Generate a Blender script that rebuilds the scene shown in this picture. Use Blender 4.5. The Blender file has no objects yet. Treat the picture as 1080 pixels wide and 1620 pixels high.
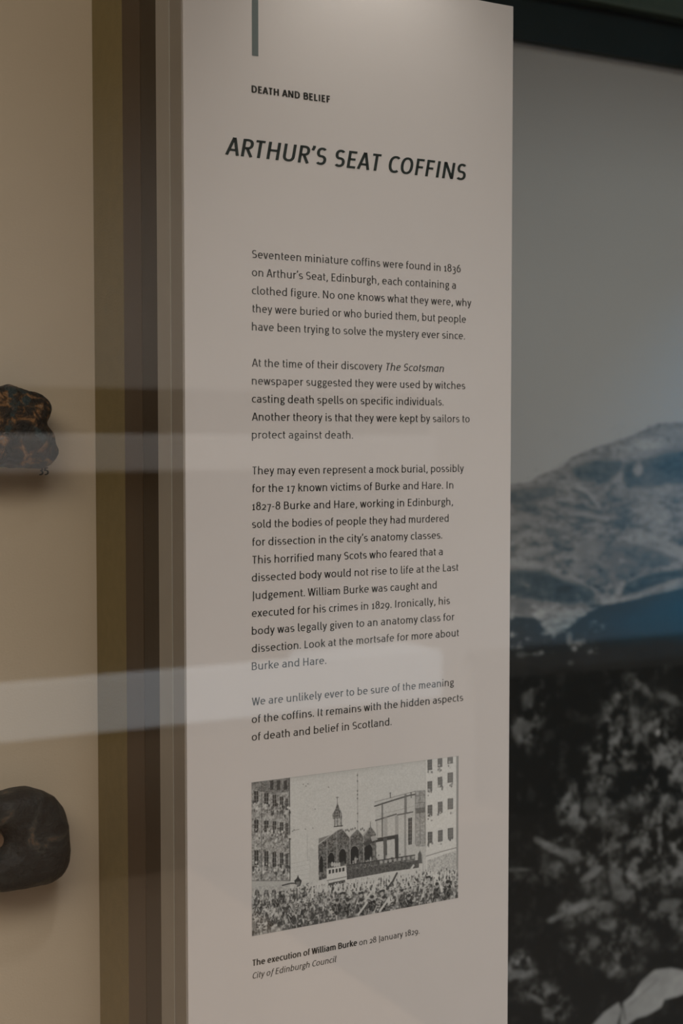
import bpy, bmesh, math, random
import numpy as np
from mathutils import Vector, Matrix, noise

S = bpy.context.scene
COL = S.collection

# ------------------------------------------------------------------ camera
# Panel front face is the plane y = 0; X runs along the panel, +Y goes into the showcase.
cam_d = bpy.data.cameras.new('camera')
cam = bpy.data.objects.new('camera', cam_d)
COL.objects.link(cam)
cam.location = (0.0, -1.0, 1.5)
YAW, PITCH = 29.2, -2.773
cam.rotation_euler = (math.radians(90 + PITCH), 0, math.radians(-YAW))
cam_d.sensor_fit = 'VERTICAL'
cam_d.sensor_height = 36.0
cam_d.lens = 36.0 * 2250 / 1620
cam_d.clip_start = 0.02
cam_d.dof.use_dof = True
cam_d.dof.focus_distance = 1.135
cam_d.dof.aperture_fstop = 6.3
S.camera = cam

# ------------------------------------------------------------------ world, exposure
S.view_settings.view_transform = 'Standard'
S.view_settings.look = 'None'
S.view_settings.gamma = 1.0
S.view_settings.exposure = 0.0
S.view_settings.use_curve_mapping = False
w = bpy.data.worlds.new('world')
S.world = w
w.use_nodes = True
w.node_tree.nodes['Background'].inputs[0].default_value = (0.05, 0.06, 0.07, 1)
w.node_tree.nodes['Background'].inputs[1].default_value = 0.2
S.cycles.caustics_reflective = False
S.cycles.caustics_refractive = False
S.cycles.max_bounces = 10
S.cycles.transparent_max_bounces = 12


def area(name, loc, target, size, power, color, size_y=None, spread=180):
    d = bpy.data.lights.new(name, 'AREA')
    d.energy = power
    d.color = color
    d.shape = 'RECTANGLE'
    d.size = size
    d.size_y = size_y or size
    d.spread = math.radians(spread)
    o = bpy.data.objects.new(name, d)
    COL.objects.link(o)
    o.location = loc
    o.rotation_euler = (Vector(target) - Vector(loc)).to_track_quat('-Z', 'Y').to_euler()
    return o


def spot(name, loc, target, power, color, angle, blend, radius):
    d = bpy.data.lights.new(name, 'SPOT')
    d.energy = power
    d.color = color
    d.spot_size = math.radians(angle)
    d.spot_blend = blend
    d.shadow_soft_size = radius
    o = bpy.data.objects.new(name, d)
    COL.objects.link(o)
    o.location = loc
    o.rotation_euler = (Vector(target) - Vector(loc)).to_track_quat('-Z', 'Y').to_euler()
    return o


# gallery ceiling lights (outside the case)
area('gallery_light', (1.6, -2.3, 3.3), (1.6, -2.5, 0), 3.5, 105, (1.0, 0.95, 0.92), 1.6, 125)
# cool spot added on the far wall to make the mirrored blue glow
spot('blue_glow_spot', (5.6, -2.2, 2.9), (5.05, -4.0, 1.1), 520.0, (0.08, 0.50, 1.0), 62, 1.0, 0.05)
area('bay_fill', (-1.1, -1.6, 3.38), (0.2, 0.2, 0.6), 2.2, 54, (1.0, 0.87, 0.71), 2.0, 150)  # large warm area fill added to brighten the left bay softly
spot('mural_fill', (1.55, -1.1, 3.3), (1.50, 0.5, 0.75), 95.0, (0.97, 1.0, 0.99), 62, 1.0, 0.25)  # unseen spot added to brighten the mural
# low-voltage lamp in the head of the case
spot('case_lamp', (0.575, -0.045, 2.04), (0.59, -0.012, 1.70), 3.1, (1.0, 0.95, 0.87), 76, 1.0, 0.012)
spot('low_fill', (0.45, -0.85, 2.9), (0.63, 0.0, 0.80), 34.0, (1.0, 0.96, 0.96), 34, 1.0, 0.08)  # unseen spot outside the case, added to brighten the lower panel

# ------------------------------------------------------------------ materials
MAT = {}


def mat(name, col, rough=0.6, var=0.0, scale=20, bump=0.0, bscale=60, metal=0.0, spec=0.5, emit=None, estr=0.0,
        stretch=(1, 1, 1), coat=0.0):
    m = bpy.data.materials.new(name)
    m.use_nodes = True
    nt = m.node_tree
    b = nt.nodes['Principled BSDF']
    b.inputs['Base Color'].default_value = (*col, 1)
    b.inputs['Roughness'].default_value = rough
    b.inputs['Metallic'].default_value = metal
    b.inputs['Specular IOR Level'].default_value = spec
    b.inputs['Coat Weight'].default_value = coat
    if emit:
        b.inputs['Emission Color'].default_value = (*emit, 1)
        b.inputs['Emission Strength'].default_value = estr
    if var or bump:
        tc = nt.nodes.new('ShaderNodeTexCoord')
        mp = nt.nodes.new('ShaderNodeMapping')
        mp.inputs['Scale'].default_value = stretch
        nt.links.new(tc.outputs['Object'], mp.inputs['Vector'])
    if var:
        n = nt.nodes.new('ShaderNodeTexNoise')
        n.inputs['Scale'].default_value = scale
        n.inputs['Detail'].default_value = 5
        nt.links.new(mp.outputs[0], n.inputs['Vector'])
        r = nt.nodes.new('ShaderNodeValToRGB')
        r.color_ramp.elements[0].position = 0.3
        r.color_ramp.elements[1].position = 0.7
        r.color_ramp.elements[0].color = (*[c * (1 - var) for c in col], 1)
        r.color_ramp.elements[1].color = (*[min(1, c * (1 + var)) for c in col], 1)
        nt.links.new(n.outputs['Fac'], r.inputs['Fac'])
        nt.links.new(r.outputs['Color'], b.inputs['Base Color'])
    if bump:
        n2 = nt.nodes.new('ShaderNodeTexNoise')
        n2.inputs['Scale'].default_value = bscale
        n2.inputs['Detail'].default_value = 4
        nt.links.new(mp.outputs[0], n2.inputs['Vector'])
        bp = nt.nodes.new('ShaderNodeBump')
        bp.inputs['Strength'].default_value = bump
        bp.inputs['Distance'].default_value = 0.002
        nt.links.new(n2.outputs['Fac'], bp.inputs['Height'])
        nt.links.new(bp.outputs[0], b.inputs['Normal'])
    MAT[name] = m
    return m


def print_mat(name, rough):
    m = bpy.data.materials.new(name)
    m.use_nodes = True
    nt = m.node_tree
    b = nt.nodes['Principled BSDF']
    b.inputs['Roughness'].default_value = rough
    b.inputs['Specular IOR Level'].default_value = 0.2
    a = nt.nodes.new('ShaderNodeVertexColor')
    a.layer_name = 'ink'
    nt.links.new(a.outputs['Color'], b.inputs['Base Color'])
    return m


def glass_mat():
    m = bpy.data.materials.new('showcase_glass')
    m.use_nodes = True
    nt = m.node_tree
    nt.nodes.clear()
    out = nt.nodes.new('ShaderNodeOutputMaterial')
    mix = nt.nodes.new('ShaderNodeMixShader')
    fr = nt.nodes.new('ShaderNodeFresnel')
    geo = nt.nodes.new('ShaderNodeNewGeometry')
    mr = nt.nodes.new('ShaderNodeMapRange')
    mr.inputs['To Min'].default_value = 1.52
    mr.inputs['To Max'].default_value = 1 / 1.52
    nt.links.new(geo.outputs['Backfacing'], mr.inputs['Value'])
    nt.links.new(mr.outputs[0], fr.inputs['IOR'])
    tr = nt.nodes.new('ShaderNodeBsdfTransparent')
    tr.inputs[0].default_value = (0.985, 0.99, 0.985, 1)
    gl = nt.nodes.new('ShaderNodeBsdfGlossy')
    gl.inputs['Roughness'].default_value = 0.0
    nt.links.new(fr.outputs[0], mix.inputs[0])
    nt.links.new(tr.outputs[0], mix.inputs[1])
    nt.links.new(gl.outputs[0], mix.inputs[2])
    nt.links.new(mix.outputs[0], out.inputs[0])
    return m


M_board = mat('panel_white_laminate', (0.565, 0.53, 0.52), 0.55, 0.012, 14, 0.04, 300, spec=0.25)
M_edge = mat('panel_edge_grey', (0.27, 0.24, 0.21), 0.5, 0.03, 40, 0.03, 200, spec=0.3)
M_edge2 = mat('panel_carrier_grey', (0.34, 0.31, 0.275), 0.45, 0.03, 40, 0.03, 200, spec=0.3)
M_seam = mat('bright_edge_bead', (0.42, 0.40, 0.36), 0.4)
M_post = mat('dark_bronze_post', (0.080, 0.052, 0.030), 0.5, 0.10, 30, 0.05, 200, stretch=(1, 1, 0.05), spec=0.3)
M_post2 = mat('dark_brown_post', (0.040, 0.025, 0.012), 0.5, 0.10, 30, 0.05, 200, stretch=(1, 1, 0.05), spec=0.3)
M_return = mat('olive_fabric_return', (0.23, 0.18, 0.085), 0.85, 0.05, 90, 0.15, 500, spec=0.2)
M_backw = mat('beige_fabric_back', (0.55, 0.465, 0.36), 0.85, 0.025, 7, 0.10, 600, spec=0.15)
M_ink = mat('printing_ink_black', (0.040, 0.039, 0.036), 0.6, spec=0.15)
M_inkg = mat('printing_ink_green_black', (0.012, 0.020, 0.018), 0.6, spec=0.15)
M_bar = mat('printing_ink_slate', (0.13, 0.155, 0.155), 0.6, spec=0.15)
M_fascia = mat('header_dark_teal', (0.012, 0.022, 0.024), 0.5, 0.1, 20, spec=0.3)
M_fascia2 = mat('header_grey_green', (0.075, 0.11, 0.095), 0.7, 0.08, 60, 0.1, 300, spec=0.3)
M_black = mat('shadow_gap_black', (0.006, 0.007, 0.008), 0.8)
M_wallr = mat('gallery_wall_paint', (0.58, 0.56, 0.53), 0.8, 0.03, 5, 0.05, 200)
M_wallf = mat('case_surround_paint', (0.10, 0.105, 0.10), 0.7, 0.03, 5, 0.05, 200)
M_floor = mat('gallery_floor_timber', (0.30, 0.22, 0.155), 0.45, 0.2, 6, 0.05, 60, stretch=(1, 8, 1))
M_ceil = mat('gallery_ceiling_paint', (0.06, 0.065, 0.06), 0.9, 0.02, 5)
M_dark = mat('dark_case_interior', (0.03, 0.022, 0.016), 0.6, 0.1, 10)
M_tan = mat('tan_plinth_paint', (0.26, 0.19, 0.14), 0.6, 0.05, 8)
M_rail = mat('pale_rail_paint', (0.72, 0.72, 0.71), 0.5, 0.02, 10)
M_strip = mat('lit_plinth_diffuser', (0.5, 0.5, 0.5), 0.5, emit=(0.78, 0.90, 1.0), estr=1.0)
M_sky = mat('window_daylight', (0.0, 0.0, 0.0), 0.5, emit=(0.30, 0.62, 1.0), estr=0.9)
M_frame = mat('window_frame_paint', (0.25, 0.25, 0.25), 0.5)
M_steel = mat('mount_pin_steel', (0.25, 0.22, 0.18), 0.35, metal=1.0)
M_lampm = mat('lamp_housing_black', (0.03, 0.03, 0.03), 0.4)
M_peg = mat('ochre_peg', (0.13, 0.075, 0.04), 0.6, 0.1, 60)
M_glass = glass_mat()
M_print = print_mat('engraving_print', 0.6)
M_mural = print_mat('mural_print', 0.55)


def stone_mat(name, stops, scale, bump, rough, low=None, coat=0.0):
    m = bpy.data.materials.new(name)
    m.use_nodes = True
    nt = m.node_tree
    b = nt.nodes['Principled BSDF']
    b.inputs['Roughness'].default_value = rough
    b.inputs['Specular IOR Level'].default_value = 0.3
    tc = nt.nodes.new('ShaderNodeTexCoord')
    n = nt.nodes.new('ShaderNodeTexNoise')
    n.inputs['Scale'].default_value = scale
    n.inputs['Detail'].default_value = 7
    n.inputs['Roughness'].default_value = 0.62
    n.inputs['Distortion'].default_value = 0.7
    nt.links.new(tc.outputs['Object'], n.inputs['Vector'])
    r = nt.nodes.new('ShaderNodeValToRGB')
    els = r.color_ramp.elements
    els[0].position, els[0].color = stops[0][0], (*stops[0][1], 1)
    els[1].position, els[1].color = stops[-1][0], (*stops[-1][1], 1)
    for p, c in stops[1:-1]:
        e = els.new(p)
        e.color = (*c, 1)
    nt.links.new(n.outputs['Fac'], r.inputs['Fac'])
    last = r.outputs['Color']
    if low:
        n3 = nt.nodes.new('ShaderNodeTexNoise')
        n3.inputs['Scale'].default_value = scale * 0.8
        n3.inputs['Detail'].default_value = 3
        mp = nt.nodes.new('ShaderNodeMapping')
        mp.inputs['Location'].default_value = (3.1, 1.7, 8.2)
        nt.links.new(tc.outputs['Object'], mp.inputs['Vector'])
        nt.links.new(mp.outputs[0], n3.inputs['Vector'])
        r3 = nt.nodes.new('ShaderNodeValToRGB')
        r3.color_ramp.elements[0].position = 0.56
        r3.color_ramp.elements[1].position = 0.62
        nt.links.new(n3.outputs['Fac'], r3.inputs['Fac'])
        mx = nt.nodes.new('ShaderNodeMixRGB')
        mx.inputs['Color2'].default_value = (*low, 1)
        nt.links.new(r3.outputs['Color'], mx.inputs['Fac'])
        nt.links.new(last, mx.inputs['Color1'])
        last = mx.outputs['Color']
    nt.links.new(last, b.inputs['Base Color'])
    n2 = nt.nodes.new('ShaderNodeTexNoise')
    n2.inputs['Scale'].default_value = scale * 4
    n2.inputs['Detail'].default_value = 6
    nt.links.new(tc.outputs['Object'], n2.inputs['Vector'])
    bp = nt.nodes.new('ShaderNodeBump')
    bp.inputs['Strength'].default_value = bump
    bp.inputs['Distance'].default_value = 0.003
    nt.links.new(n2.outputs['Fac'], bp.inputs['Height'])
    nt.links.new(bp.outputs[0], b.inputs['Normal'])
    return m


M_stone1 = stone_mat('mottled_amber_stone',
                     [(0.40, (0.008, 0.007, 0.005)), (0.50, (0.025, 0.016, 0.009)), (0.55, (0.08, 0.042, 0.018)),
                      (0.61, (0.24, 0.12, 0.045)), (0.68, (0.20, 0.15, 0.11))], 78, 1.0, 0.6, low=(0.022, 0.035, 0.036))
M_stone2 = stone_mat('worn_dark_stone',
                     [(0.38, (0.005, 0.006, 0.006)), (0.52, (0.011, 0.014, 0.014)), (0.60, (0.030, 0.032, 0.030)),
                      (0.68, (0.09, 0.06, 0.04))], 48, 0.7, 0.6)


# ------------------------------------------------------------------ helpers
def link(name, me, m, parent=None):
    o = bpy.data.objects.new(name, me)
    COL.objects.link(o)
    if m is not None:
        me.materials.append(m)
    if parent is not None:
        o.parent = parent
        o.matrix_parent_inverse = Matrix.Translation(-parent.location)
    return o


def struct(o):
    o['kind'] = 'structure'
    return o


def tag(o, label, cat, group=None):
    o['label'] = label
    o['category'] = cat
    if group:
        o['group'] = group
    return o


def empty(name, loc, label=None, cat=None):
    o = bpy.data.objects.new(name, None)
    o.empty_display_size = 0.05
    COL.objects.link(o)
    o.location = loc
    if label:
        tag(o, label, cat)
    return o


def box(name, x0, x1, y0, y1, z0, z1, m, parent=None, bev=0.0):
    bm = bmesh.new()
    bmesh.ops.create_cube(bm, size=1)
    for v in bm.verts:
        v.co = Vector(((x0 + x1) / 2 + v.co.x * (x1 - x0), (y0 + y1) / 2 + v.co.y * (y1 - y0),
                       (z0 + z1) / 2 + v.co.z * (z1 - z0)))
    if bev:
        bmesh.ops.bevel(bm, geom=bm.edges[:], offset=bev, segments=2, affect='EDGES', profile=0.6)
    me = bpy.data.meshes.new(name)
    bm.to_mesh(me)
    bm.free()
    return link(name, me, m, parent)


# ------------------------------------------------------------------ the gallery (seen in the glass)
RX0, RX1, RY0, RZ1 = -3.0, 6.6, -4.0, 3.4
struct(box('floor', RX0 - .1, RX1 + .1, RY0 - .1, 0.9, -0.1, 0.0, M_floor))
struct(box('ceiling', RX0 - .1, RX1 + .1, RY0 - .1, 0.9, RZ1, RZ1 + .1, M_ceil))
struct(box('wall_left', RX0 - .1, RX0, RY0, 0.9, 0, RZ1, M_wallr))
struct(box('wall_right', RX1, RX1 + .1, RY0, 0.9, 0, RZ1, M_wallr))
struct(box('wall_back', RX0 - .1, RX1 + .1, 0.8, 0.9, 0, RZ1, M_wallf))
struct(box('wall_front', RX0 - .1, RX1 + .1, RY0 - .1, RY0, 0, RZ1, M_wallr))
tag(box('dark_floor_sheet', 1.95, 6.5, -3.70, -0.5, 0.0005, 0.008, M_dark), 'dark flat sheet added on the gallery floor to dim the reflection at the lower right', 'dark_floor_sheet')  # unseen dark sheet added so the glass mirrors less floor
glow_cutoff = empty('glow_cutoff', (4.9, -3.8, 0), 'dark low block added to cut off the blue glow on the far wall, only mirrored faintly in the glass', 'glow_cutoff')  # unseen dark block added as the lower edge of the blue glow
box('cutoff_top', 3.3, 6.5, -3.98, -3.45, 0.60, 0.64, M_dark, glow_cutoff, 0.005)
box('front', 3.35, 6.45, -3.98, -3.71, 0.0, 0.599, M_dark, glow_cutoff)

# the showcase facing ours: dark, with a lit strip low down and a pale rail
op = empty('facing_showcase', (0.5, -3.85, 0), 'long dark showcase opposite the glass, mirrored as pale horizontal bands', 'showcase')
box('plinth', -2.4, 2.7, -4.0, -3.72, 0.0, 0.52, M_tan, op)
box('light_strip', -2.4, 3.0, -3.98, -3.70, 0.52, 0.70, M_strip, op)
ci = box('case_interior', -2.4, 3.0, -4.0, -3.80, 0.70, 1.395, M_dark, op)
for v in ci.data.vertices:           # end sloped to shape the dark edge mirrored on the panel
    if v.co.x > 2:
        v.co.x += -0.62 if v.co.z < 1 else -0.05
box('rail', -2.4, 3.0, -4.0, -3.74, 1.40, 1.53, M_rail, op, 0.01)
box('hood', -2.4, 3.0, -4.0, -3.80, 1.535, 1.69, M_dark, op)

# ------------------------------------------------------------------ our showcase: carcass and glass
CX0, CX1, CZ0, CZ1 = -1.2, 2.4, 0.42, 2.45
case = empty('wall_showcase', (0.6, 0.2, 0.0), 'built-in wall showcase with beige left bay and dark teal header', 'showcase')
box('base_plinth', CX0, CX1, -0.09, 0.70, 0.0, CZ0, M_wallf, case)
box('canopy', CX0, CX1, -0.09, 0.70, CZ1, 3.39, M_wallf, case)
box('end_wall', CX0 - .06, CX0, -0.09, 0.70, 0.0, 3.39, M_wallf, case)
box('end_wall', CX1, CX1 + .06, -0.09, 0.70, 0.0, 3.39, M_wallf, case)
bk = box('back_panel', CX0, 0.44, 0.203, 0.23, CZ0, CZ1, M_backw, case)
bk['label'] = 'beige fabric back panel behind the stones'
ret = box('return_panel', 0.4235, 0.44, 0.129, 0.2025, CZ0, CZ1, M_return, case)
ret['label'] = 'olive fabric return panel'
box('upright', 0.4232, 0.44, 0.0885, 0.1285, CZ0, CZ1, M_post, case)['label'] = 'dark brown upright'
box('upright', 0.4232, 0.44, 0.0525, 0.0868, CZ0, CZ1, M_post2, case)['label'] = 'darker brown upright'
box('upright_core', 0.4245, 0.438, 0.053, 0.128, CZ0, CZ1, M_black, case)
box('partition', 0.441, 0.455, 0.054, 0.50, CZ0, CZ1, M_wallf, case)

MY = 0.50
box('fascia', 0.456, CX1, MY - 0.012, MY + 0.03, 2.0118, 2.062, M_fascia, case)['label'] = 'dark teal fascia board'
box('shadow_gap', 0.456, CX1, MY + 0.004, MY + 0.03, 2.0622, 2.0755, M_black, case)
box('bulkhead', 0.456, CX1, MY - 0.016, MY + 0.03, 2.0758, CZ1, M_fascia2, case)['label'] = 'grey green bulkhead'

box('glass_pane', CX0, CX1, -0.066, -0.060, CZ0, CZ1, M_glass, case)['label'] = 'clear glass pane mirroring pale bands'


# ------------------------------------------------------------------ printed lettering (own outline alphabet)
def arc(cx, cy, rx, ry, a0, a1, n=2.25, steps=None):
    steps = steps or max(4, int(abs(a1 - a0) / 15))
    pts = []
    for i in range(steps + 1):
        a = math.radians(a0 + (a1 - a0) * i / steps)
        c, s = math.cos(a), math.sin(a)
        pts.append((cx + rx * math.copysign(abs(c) ** (2 / n), c), cy + ry * math.copysign(abs(s) ** (2 / n), s)))
    return pts


A = arc
B_, T_ = 6, 68            # x-height bowl centrelines
G = {}                    # char -> (width, strokes, bearing left, bearing right)
ST, RO, DI = 11, 8, 4


def g(ch, wd, strokes, bl=ST, br=ST):
    G[ch] = (wd, strokes, bl, br)


bowl_r = A(17, 37, 19, 31, 150, -150)
g('o', 38, [A(19, 37, 19, 31, 0, 360)], RO, RO)
g('n', 34, [[(0, 0), (0, 74)], [(0, 50)] + A(17, 46, 17, 22, 165, 0) + [(34, 0)]])
g('m', 58, [[(0, 0), (0, 74)], [(0, 50)] + A(14.5, 46, 14.5, 22, 165, 0) + [(29, 0)],
            [(29, 50)] + A(43.5, 46, 14.5, 22, 165, 0) + [(58, 0)]])
g('h', 34, [[(0, 0), (0, 105)], [(0, 50)] + A(17, 46, 17, 22, 165, 0) + [(34, 0)]])
g('u', 34, [[(34, 0), (34, 74)], [(0, 74)] + A(17, 28, 17, 22, 180, 345) + [(34, 24)]])
g('r', 19, [[(0, 0), (0, 74)], [(0, 46)] + A(17, 46, 17, 22, 165, 75)], ST, 3)
g('i', 0, [[(0, 0), (0, 74)], [(0, 89), (0, 103)]])
g('l', 9, [[(0, 105)] + A(12, 16, 12, 11, 180, 275)], ST, 4)
g('t', 20, [[(8, 92)] + A(20, 18, 12, 12.5, 180, 275), [(0, 68), (22, 68)]], 4, 4)
g('f', 22, [[(8, 0)] + A(21, 84, 13, 15, 180, 78), [(0, 68), (22, 68)]], 4, 2)
g('e', 36, [[(1, 39)] + [(36, 39)] + A(18.5, 37, 18, 31, 5, 312)], RO, RO)
g('c', 30, [A(19, 37, 19, 31, 52, 308)], RO, 4)
g('s', 30, [A(15.5, 52, 13.5, 16, 38, 262)[:-1] + A(15, 21.5, 15, 15.5, 85, -140)], 6, 6)
g('a', 32, [A(15, 49, 16.5, 19, 140, 5) + [(31.5, 0)], [(31.5, 42)] + A(16, 24, 16, 18, 92, 268) + [(31.5, 15)]], RO, 10)
g('b', 36, [[(0, 0), (0, 105)], bowl_r], ST, RO)
g('d', 36, [[(36, 0), (36, 105)], [(36 - x, y) for x, y in bowl_r]], RO, ST)
g('p', 36, [[(0, -28), (0, 74)], bowl_r], ST, RO)
g('q', 36, [[(36, -28), (36, 74)], [(36 - x, y) for x, y in bowl_r]], RO, ST)
g('g', 34, [A(16, 48, 14, 20, 0, 360), [(24, 64), (36, 69)],
            [(9, 31), (4, 22), (6, 13), (14, 9), (24, 7), (31, 2), (33, -8), (28, -18), (17, -22), (6, -19),
             (1, -10), (4, -1), (12, 7)]], RO, 4)
g('k', 32, [[(0, 0), (0, 105)], [(2, 36), (30, 74)], [(10, 46), (33, 0)]], ST, 3)
g('v', 34, [[(0, 74), (16, 0)], [(18, 0), (34, 74)]], DI, DI)
g('w', 54, [[(0, 74), (13, 0)], [(14, 0), (26, 72)], [(28, 72), (40, 0)], [(41, 0), (54, 74)]], DI, DI)
g('x', 33, [[(1, 74), (33, 0)], [(32, 74), (0, 0)]], DI, DI)
g('y', 34, [[(0, 74), (17, 4)], [(34, 74), (13, -16), (8, -22), (1, -23)]], DI, DI)
g('A', 46, [[(0, 0), (22, 100)], [(24, 100), (46, 0)], [(8, 30), (38, 30)]], 3, 3)
g('B', 36, [[(0, 0), (0, 100)], [(0, 94)] + A(17, 74, 16, 20, 90, -90) + [(0, 54)],
            [(17, 54)] + A(18, 30, 19, 24, 90, -90) + [(0, 6)]], ST, RO)
g('C', 38, [A(24, 50, 24, 44, 52, 308)], 9, 4)
g('D', 42, [[(0, 6), (0, 94)] + A(14, 50, 28, 44, 90, -90) + [(-6, 6)]], ST, 9)
g('E', 32, [[(32, 94), (0, 94), (0, 6), (33, 6)], [(0, 52), (29, 52)]], ST, 5)
g('F', 30, [[(31, 94), (0, 94), (0, 0)], [(0, 50), (28, 50)]], ST, 3)
g('H', 40, [[(0, 0), (0, 100)], [(40, 0), (40, 100)], [(0, 52), (40, 52)]])
g('I', 0, [[(0, 0), (0, 100)]], 13, 13)
g('J', 10, [[(10, 100)] + A(-3, -8, 13, 15, 0, -65)], 6, 10)
g('L', 28, [[(0, 100), (0, 6), (29, 6)]], ST, 3)
g('N', 42, [[(0, 0), (0, 100)], [(1, 98), (41, 2)], [(42, 0), (42, 100)]])
g('O', 46, [A(23, 50, 23, 44, 0, 360)], 9, 9)
g('R', 36, [[(0, 0), (0, 100)], [(0, 94)] + A(15, 71, 19, 23, 90, -90) + [(0, 48)], [(15, 48), (37, 0)]], ST, 3)
g('S', 36, [A(18.5, 71.5, 16.5, 22.5, 38, 262)[:-1] + A(18, 28, 18, 22, 85, -140)], 7, 7)
g('T', 40, [[(0, 94), (40, 94)], [(20, 94), (20, 0)]], 3, 3)
g('U', 40, [[(0, 100)] + A(20, 32, 20, 26, 180, 360) + [(40, 100)]])
g('W', 66, [[(0, 100), (16, 0)], [(17, 0), (32, 98)], [(34, 98), (49, 0)], [(50, 0), (66, 100)]], 3, 3)
g('1', 22, [[(0, 60), (12, 69), (12, 0)], [(1, 5), (23, 5)]], 7, 6)
g('2', 30, [A(15, 48, 14, 20, 160, -20) + [(22, 30), (1, 6), (32, 6)]], 7, 6)
g('3', 30, [A(13, 50, 14, 18, 140, -85) + [(8, 32)], [(10, 32)] + A(12, 4, 17, 27, 82, -125)], 6, 7)
g('5', 30, [[(29, 68), (4, 68), (3, 34)] + A(11, 7, 18, 29, 100, -120)], 6, 7)
g('6', 34, [[(28, 102), (14, 88), (4, 64)] + A(17, 34, 17, 28, 170, -190)], RO, RO)
g('7', 32, [[(0, 68), (31, 68), (12, -26)]], 5, 4)
g('8', 34, [A(17, 78, 14, 20, 0, 360), A(17, 31, 17, 25, 0, 360)], 7, 7)
g('9', 34, [A(17, 40, 17, 28, 0, 360), [(34, 40), (30, 10), (20, -12), (6, -26)]], RO, RO)
g('.', 2, [[(1, 0), (1, 15)]], 8, 8)
g(',', 6, [[(5, 14), (5, 4), (0, -16)]], 8, 8)
g("'", 6, [[(5, 106), (5, 96), (0, 78)]], 5, 5)
g('-', 20, [[(0, 38), (20, 38)]], 6, 6)
GI = {'a': (34, [A(18, 37, 18, 31, 25, 335), [(34, 74), (34, 0)]], RO, ST),
      'f': (24, [[(0, -26), (8, -18), (13, 80), (20, 98), (29, 98)], [(3, 68), (26, 68)]], 5, 2),
      'e': (34, [[(2, 36), (24, 40), (33, 52)] + A(18, 50, 15, 19, 10, 120) + A(18, 34, 18, 28, 150, 312)], RO, RO)}


def ribbon(bm, pts, s, tr):
    P = [Vector(p) for p in pts]
    Q = [P[0]]
    for p in P[1:]:
        if (p - Q[-1]).length > 0.6:
            Q.append(p)
    P = Q
    closed = len(P) > 6 and (P[0] - P[-1]).length < 1.0
    if closed:
        P = P[:-1] if (P[0] - P[-1]).length < 1.0 else P
    n = len(P)
    rows = []
    for i in range(n):
        if closed:
            d0 = (P[i] - P[i - 1]).normalized()
            d1 = (P[(i + 1) % n] - P[i]).normalized()
        else:
            d0 = (P[i] - P[i - 1]).normalized() if i else (P[1] - P[0]).normalized()
            d1 = (P[i + 1] - P[i]).normalized() if i < n - 1 else (P[-1] - P[-2]).normalized()
        n0, n1 = Vector((-d0.y, d0.x)), Vector((-d1.y, d1.x))
        m = (n0 + n1)
        if m.length < 1e-4:
            m = n0
        m.normalize()
        k = s / 2 / max(0.42, m.dot(n0))
        rows.append((bm.verts.new(tr(P[i] + m * k)), bm.verts.new(tr(P[i] - m * k))))
    for i in range(n if closed else n - 1):
        a, b = rows[i], rows[(i + 1) % n]
        try:
            bm.faces.new((a[0], a[1], b[1], b[0]))
        except ValueError:
            pass


STY = {'r': (11, 0), 'b': (17, 0), 'i': (11.5, 0.2), 'h': (20, 0), 't': (13.5, 0.19)}


def text_mesh(name, segs, x0, z0, x1, cap, m, parent, y=-0.00012, track=4.0, space=23):
    """segs: [(text, style)], fitted between x0 and x1 with the baseline at z0"""
    items, cur, first = [], 0.0, True
    for txt, st in segs:
        for ch in txt:
            if ch == ' ':
                cur += space
                continue
            gl = GI[ch] if st == 'i' and ch in GI else G[ch]
            cur += 0 if first else gl[2]
            first = False
            items.append((cur, gl, st))
            cur += gl[0] + gl[3] + track
            end = cur - gl[3] - track
    k = cap / 100
    kx = (x1 - x0) / (end + 6) if x1 else k
    bm = bmesh.new()
    for cx, gl, st in items:
        s, sh = STY[st]
        for pts in gl[1]:
            ribbon(bm, pts, s, lambda p: (x0 + (cx + p.x + 3) * kx + p.y * sh * k, y, z0 + p.y * k))
    bmesh.ops.recalc_face_normals(bm, faces=bm.faces[:])
    me = bpy.data.meshes.new(name)
    bm.to_mesh(me)
    bm.free()
    return link(name, me, m, parent)


# ------------------------------------------------------------------ information panel
PX0, PX1, PZ0, PZ1 = 0.4232, 0.7262, 0.425, 1.8705
panel = empty('information_panel', (0.575, 0.026, CZ0), 'tall white text panel headed Arthur\'s Seat Coffins between beige bay and mountain mural', 'sign')
board = box('front_board', PX0, PX1, 0.0, 0.0232, PZ0, PZ1, M_board, panel, 0.0007)
box('edge_band', PX0 - 0.0012, PX0 - 0.0001, 0.001, 0.0228, PZ0, PZ1 - .001, M_edge, panel)['label'] = 'grey edge band of the board'
box('carrier', PX0 - 0.0010, PX1 - 0.004, 0.0252, 0.052, PZ0, PZ1 - .002, M_edge2, panel)['label'] = 'grey carrier behind the board'
box('edge_bead', PX0 - 0.0014, PX0 + 0.004, 0.0240, 0.0249, PZ0, PZ1 - .002, M_seam, panel)['label'] = 'bright hairline bead'
box('core', PX0 + 0.004, PX1 - 0.006, 0.0231, 0.0253, PZ0, PZ1 - .004, M_black, panel)
box('rule_mark', 0.4802, 0.4856, -0.00015, -0.00002, 1.7972, PZ1 - 0.012, M_bar, panel)['label'] = 'slate grey vertical rule'

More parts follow.
